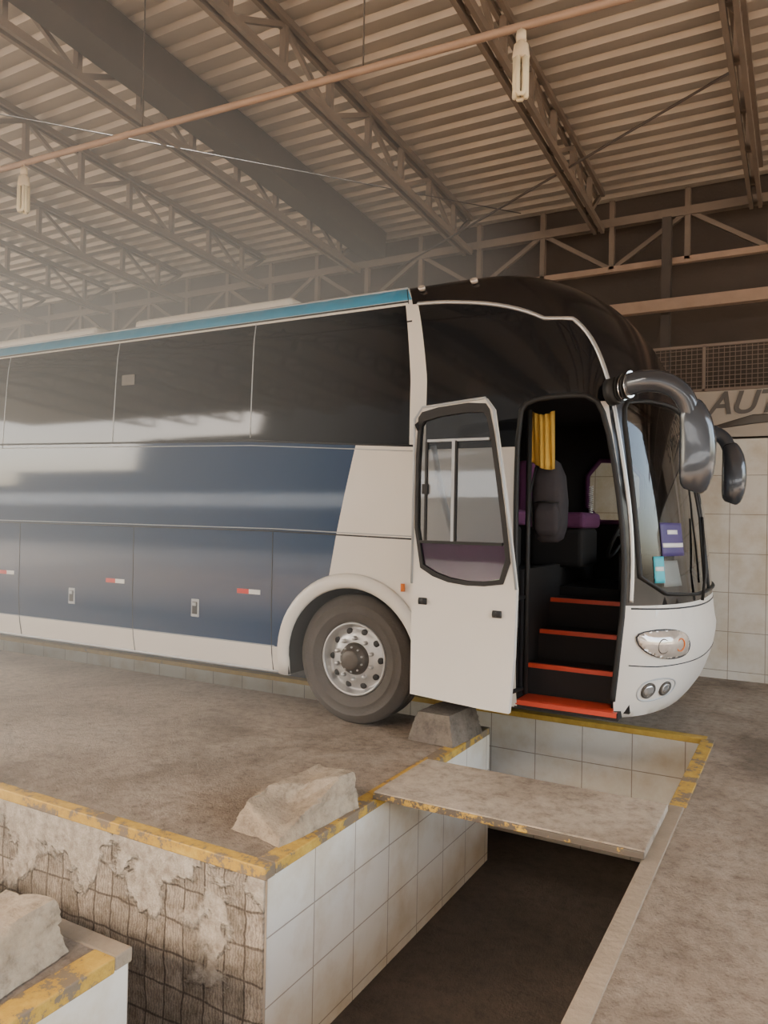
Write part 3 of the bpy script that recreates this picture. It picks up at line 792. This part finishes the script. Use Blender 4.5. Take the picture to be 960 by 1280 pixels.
def mirror_arm(name, fy):
    P = [(-1.12,5.18,2.54),(-1.00,5.09,2.565),(-.88,5.04,2.565),(-.78,5.03,2.54),(-.69,5.03,2.48),(-.64,5.05,2.37),(-.62,5.06,2.26)]
    m = MB(); m.sweep([fy(p) for p in smooth_poly(P, 2, False)], [.080, .072, .065, .06], .042, 16, mi=0, ref=(0,1,0))
    H = [(-.64,5.06,2.42),(-.625,5.06,2.36),(-.605,5.07,2.28),(-.595,5.08,2.15),(-.60,5.08,2.0),(-.615,5.08,1.90),(-.63,5.08,1.86)]
    m.sweep([fy(p) for p in smooth_poly(H, 1, False)], [.03,.05,.06,.066,.066,.052,.03], [.05,.08,.098,.11,.105,.085,.05], 16, mi=0, ref=(1,0,0), pw=.8)
    m.sweep([fy((-1.17,5.2,2.53)), fy((-1.10,5.165,2.54))], .095, .07, 14, mi=1, ref=(0,1,0))
    for k in range(5): m.sweep([fy((-1.11+.022*k,5.17-.016*k,2.543+.004*k)), fy((-1.100+.022*k,5.162-.016*k,2.543+.004*k))], .090, .054, 14, mi=1 if k % 2 else 2, ref=(0,1,0))
    m.obj(name, ['mirrorpaint', 'rubber', 'chrome'], bus)
mirror_arm('mirror_near', lambda p: p)
mirror_arm('mirror_far', lambda p: (p[0], 2*YC-p[1], p[2]))

DY = 4.80
def flat(name, outer_, holes, y, thick, mat, bevel=.006, par=None):
    outer_ = resample(outer_, .08); holes = [resample(h_, .08) for h_ in holes]
    v_, f_ = cdt([], [outer_]+holes); mb = MB(); mb.v = [(p.x, y, p.y) for p in v_]
    for f in f_:
        c_ = (sum(v_[i].x for i in f)/3, sum(v_[i].y for i in f)/3)
        if pip(c_, outer_) and not any(pip(c_, h_) for h_ in holes): mb.f.append(list(f)); mb.m.append(0); mb.s.append(False)
    o = mb.obj(name, [mat], par or bus, recalc=False)
    md = o.modifiers.new('s', 'SOLIDIFY'); md.thickness = thick; md.offset = -1
    if bevel:
        md = o.modifiers.new('b', 'BEVEL'); md.width = bevel; md.segments = 2; md.limit_method = 'ANGLE'; md.angle_limit = 1.0
    return o
dp = [(-2.43,.42),(-2.43,1.3),(-2.43,2.36),(-2.37,2.44),(-1.90,2.48),(-1.84,2.40),(-1.74,1.78),(-1.66,1.2),(-1.67,.75),(-1.70,.38),(-1.9,.385)]
gp = smooth_poly([(-2.415,1.34),(-2.415,2.35),(-2.36,2.425),(-1.91,2.463),(-1.855,2.38),(-1.755,1.78),(-1.685,1.24),(-1.95,1.20),(-2.22,1.23)], 1)
gi = smooth_poly([(-2.392,1.36),(-2.392,2.29),(-2.345,2.36),(-1.925,2.40),(-1.877,2.33),(-1.79,1.78),(-1.72,1.27),(-1.95,1.23),(-2.20,1.26)], 1)
flat('door_panel', dp, [gp], DY, .045, 'white')
flat('door_window_frame', gp, [gi], DY-.006, .05, 'rubber')
flat('door_glass', gi, [], DY+.015, .004, 'dglass', 0)
flat('door_lower_panel', [(-2.40,1.34),(-2.40,1.485),(-1.76,1.485),(-1.72,1.28),(-1.95,1.225),(-2.2,1.25),(-2.34,1.28)], [], DY+.022, .01, 'purple2', 0)
db = MB()
db.box(-2.39, -1.765, DY-.004, DY+.03, 1.485, 1.505, 0); db.box(-2.14, -2.118, DY-.004, DY+.03, 1.505, 2.20, 1); db.box(-2.33, -1.87, DY-.002, DY+.02, 2.195, 2.212, 1)
db.box(-2.345, -2.33, DY-.002, DY+.02, 1.505, 2.20, 0); db.box(-2.125, -2.105, DY-.002, DY+.025, 1.505, 2.20, 0)
db.box(-2.36, -2.32, DY-.012, DY+.02, 1.83, 1.90, 0)
for x, z in ((-2.34, 1.08), (-1.79, 1.03)):
    db.sweep([(x-.03, DY-.008, z), (x+.03, DY-.008, z)], .024, .014, 12, mi=0, ref=(0,1,0)); db.sweep([(x-.004, DY-.012, z), (x-.004, DY-.02, z)], .014, seg=12, mi=2)
db.sweep([(-1.86, DY+.06, .45), (-1.80, DY+.15, .46), (-1.76, 5.24, .46)], .016, seg=8, mi=0)
db.sweep([(-1.90, DY+.06, 1.1), (-1.80, DY+.2, 1.11), (-1.76, 5.26, 1.11)], .016, seg=8, mi=0)
db.sweep([(-1.745, 5.27, .42), (-1.745, 5.27, 2.45)], .02, seg=8, mi=0)
db.sweep(smooth_poly([(-2.33, DY+.10, 2.18), (-2.31, DY+.16, 1.95), (-2.26, DY+.18, 1.72), (-2.16, DY+.12, 1.52)], 2, False), .022, seg=10, mi=3)
db.sweep([(-2.43, DY-.006, 1.2), (-2.43, DY-.006, 2.36), (-2.37, DY-.006, 2.44), (-1.90, DY-.006, 2.48), (-1.84, DY-.006, 2.40), (-1.74, DY-.006, 1.78), (-1.66, DY-.006, 1.2)], .009, seg=6, mi=1, ref=(0,1,0))
db.obj('door_fittings', ['rubber', 'pale', 'silver', 'whiter'], bus)

stp = MB()
for k in range(4):
    y0 = 5.20+.27*k; z = .38+.22*k
    stp.box(-1.80, -1.08, y0, y0+.30 if k < 3 else 6.3, z-.05 if k == 0 else z-.22, z, 0)
    stp.box(-1.79, -1.09, y0-.006, y0+.03, z-.028, z+.004, 1)
stp.box(-1.78, -1.12, 5.22, 5.44, .38, .386, 1)
stp.box(-1.86, -1.80, 5.25, 6.3, .36, 1.3, 0); stp.box(-1.08, -1.03, 5.32, 6.3, .36, 1.25, 0)
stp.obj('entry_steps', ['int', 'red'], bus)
it = MB()
it.box(-1.12, -.90, 5.55, 7.3, 1.0, 1.22, 0)
it.box(-1.35, -.92, 6.45, 7.4, 1.0, 1.40, 0)
it.box(-2.75, -2.70, 5.25, 6.2, 1.26, 3.2, 0); it.box(-2.75, -2.70, 6.7, 7.6, 1.26, 3.2, 0); it.box(-2.75, -2.70, 6.2, 6.7, 2.6, 3.2, 0)
it.box(-2.7, -1.3, 5.3, 7.6, 2.62, 2.66, 0)
it.obj('cab_panels', ['int'], bus)
seat = MB(); seat.box(-2.15, -1.68, 6.55, 7.1, 1.26, 1.60, 1); seat.box(-2.18, -1.66, 6.52, 7.12, 1.60, 1.74, 0); seat.box(-2.28, -2.12, 6.55, 7.1, 1.65, 2.2, 0); seat.box(-2.26, -2.14, 6.66, 6.98, 2.22, 2.4, 1)
seat.obj('driver_seat', ['purple', 'int'], bus, bevel=.04, seg=3)
seat = MB(); seat.box(-2.55, -2.1, 5.75, 6.2, 1.26, 1.62, 1); seat.box(-2.55, -2.05, 5.72, 6.25, 1.62, 1.75, 0); seat.box(-2.68, -2.54, 5.72, 6.25, 1.65, 2.2, 0)
seat.obj('guide_seat', ['purple', 'int'], bus, bevel=.04, seg=3)
sw = MB(); c0 = Vector((-1.42, 6.85, 1.55)); a_ = Vector((0,1,0)); b2 = Vector((.45,0,.9)).normalized()
sw.sweep([c0+a_*.22*math.cos(t_)+b2*.22*math.sin(t_) for t_ in [2*math.pi*i/28 for i in range(28)]], .016, seg=8, closed=True)
sw.sweep([c0-a_*.2, c0, c0+a_*.2], .012, seg=6); sw.sweep([c0, c0+Vector((.2,0,-.3))], .03, seg=8)
sw.obj('steering_wheel', ['rubber'], bus)
cd = MB(); cd.sweep([(-1.80+.018*math.cos(i*1.3), 7.3+.018*math.sin(i*1.3), 2.0-i*.004) for i in range(90)], .005, seg=5); cd.obj('coiled_cable', ['whiter'], bus)
dw = MB()
dw.sweep([surfo(u_, v_, -.06) for u_, v_ in drv], .025, seg=8, closed=True, ref=(0,1,0)); dw.obj('driver_window_frame', ['purple'], bus)
cu = MB(); vs = []; nx = 28
for j in range(9):
    for i in range(nx):
        a = i/(nx-1); zz = 2.46-.37*j/8-.05*a*(j/8)
        vs.append((-1.77+.17*a+.015*j/8*math.sin(3*a), 5.38+.016*math.sin(a*26)+.004*j*math.sin(a*9), zz-.03*math.sin(a*3)))
cu.add(vs, [(j*nx+i, j*nx+i+1, (j+1)*nx+i+1, (j+1)*nx+i) for j in range(8) for i in range(nx-1)], 0, True)
o = cu.obj('yellow_curtain', ['yfab'], bus); o.modifiers.new('s', 'SOLIDIFY').thickness = .004
bk = MB()
bk.sweep([(-1.66,5.52,1.50),(-1.66,5.52,1.53),(-1.66,5.52,1.62),(-1.66,5.52,1.80),(-1.67,5.52,1.98),(-1.68,5.52,2.08),(-1.68,5.52,2.12)], [.06,.10,.125,.13,.12,.09,.04], [.05,.08,.10,.10,.09,.07,.03], 20, mi=0, ref=(0,1,0), pw=.7)
bk.sweep([(-1.65,5.42,1.55),(-1.65,5.41,1.60),(-1.65,5.41,1.72),(-1.65,5.42,1.80)], [.06,.09,.09,.06], [.02,.04,.04,.02], 16, mi=0, ref=(0,1,0), pw=.6)
bk.sweep([(-1.74,5.40,1.79),(-1.65,5.375,1.80),(-1.56,5.40,1.79)], .006, seg=6, mi=1)
bk.sweep([(-1.70,5.5,2.1),(-1.70,5.47,2.19),(-1.66,5.47,2.19),(-1.66,5.5,2.1)], .012, .006, 8, mi=1)
bk.sweep([(-1.74,5.42,2.05),(-1.77,5.38,1.85),(-1.75,5.42,1.58)], .02, .008, 8, mi=1)
bk.obj('backpack', ['greyfab', 'rubber'], bus)

# ------------------------------------------------------------------ added self-glowing air volume, imitating lens flare at the left
m = bpy.data.materials.new('glow_haze'); m.use_nodes = True
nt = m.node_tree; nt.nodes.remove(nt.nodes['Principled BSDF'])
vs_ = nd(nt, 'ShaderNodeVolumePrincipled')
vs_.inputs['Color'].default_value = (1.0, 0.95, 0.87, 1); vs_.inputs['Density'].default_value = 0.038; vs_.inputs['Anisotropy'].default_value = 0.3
vs_.inputs['Emission Strength'].default_value = 0.021; vs_.inputs['Emission Color'].default_value = (1.0, 0.91, 0.79, 1)  # the haze gives off its own light, no lamp behind it
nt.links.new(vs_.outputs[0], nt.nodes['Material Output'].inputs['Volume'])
M['veil'] = m
a_ = MB(); a_.box(-17.9, -2.75, 0.2, 8.88, 0.06, 5.12); ao = a_.obj('glow_haze', ['veil'])

# ------------------------------------------------------------------ lighting
w = bpy.data.worlds.new('world'); scene.world = w; w.use_nodes = True
nt = w.node_tree; bg = nt.nodes['Background']
sk_ = nt.nodes.new('ShaderNodeTexSky'); sk_.sky_type = 'NISHITA'; sk_.sun_disc = False
sk_.sun_elevation = math.radians(48); sk_.sun_rotation = math.radians(200); sk_.air_density = 1.0; sk_.dust_density = 5.0
mx = nt.nodes.new('ShaderNodeMix'); mx.data_type = 'RGBA'; mx.blend_type = 'MULTIPLY'; mx.inputs[0].default_value = 1
mx.inputs[7].default_value = (1.0, 0.90, 0.77, 1)
nt.links.new(sk_.outputs[0], mx.inputs[6]); nt.links.new(mx.outputs[2], bg.inputs['Color']); bg.inputs['Strength'].default_value = 3.1
sl = bpy.data.lights.new('sun', 'SUN'); sl.energy = 31; sl.angle = math.radians(1); sl.color = (1, .93, .82)
so = bpy.data.objects.new('sun', sl); COL.objects.link(so)
so.rotation_euler = Vector((-.45, .50, 1.0)).normalized().to_track_quat('Z', 'Y').to_euler()
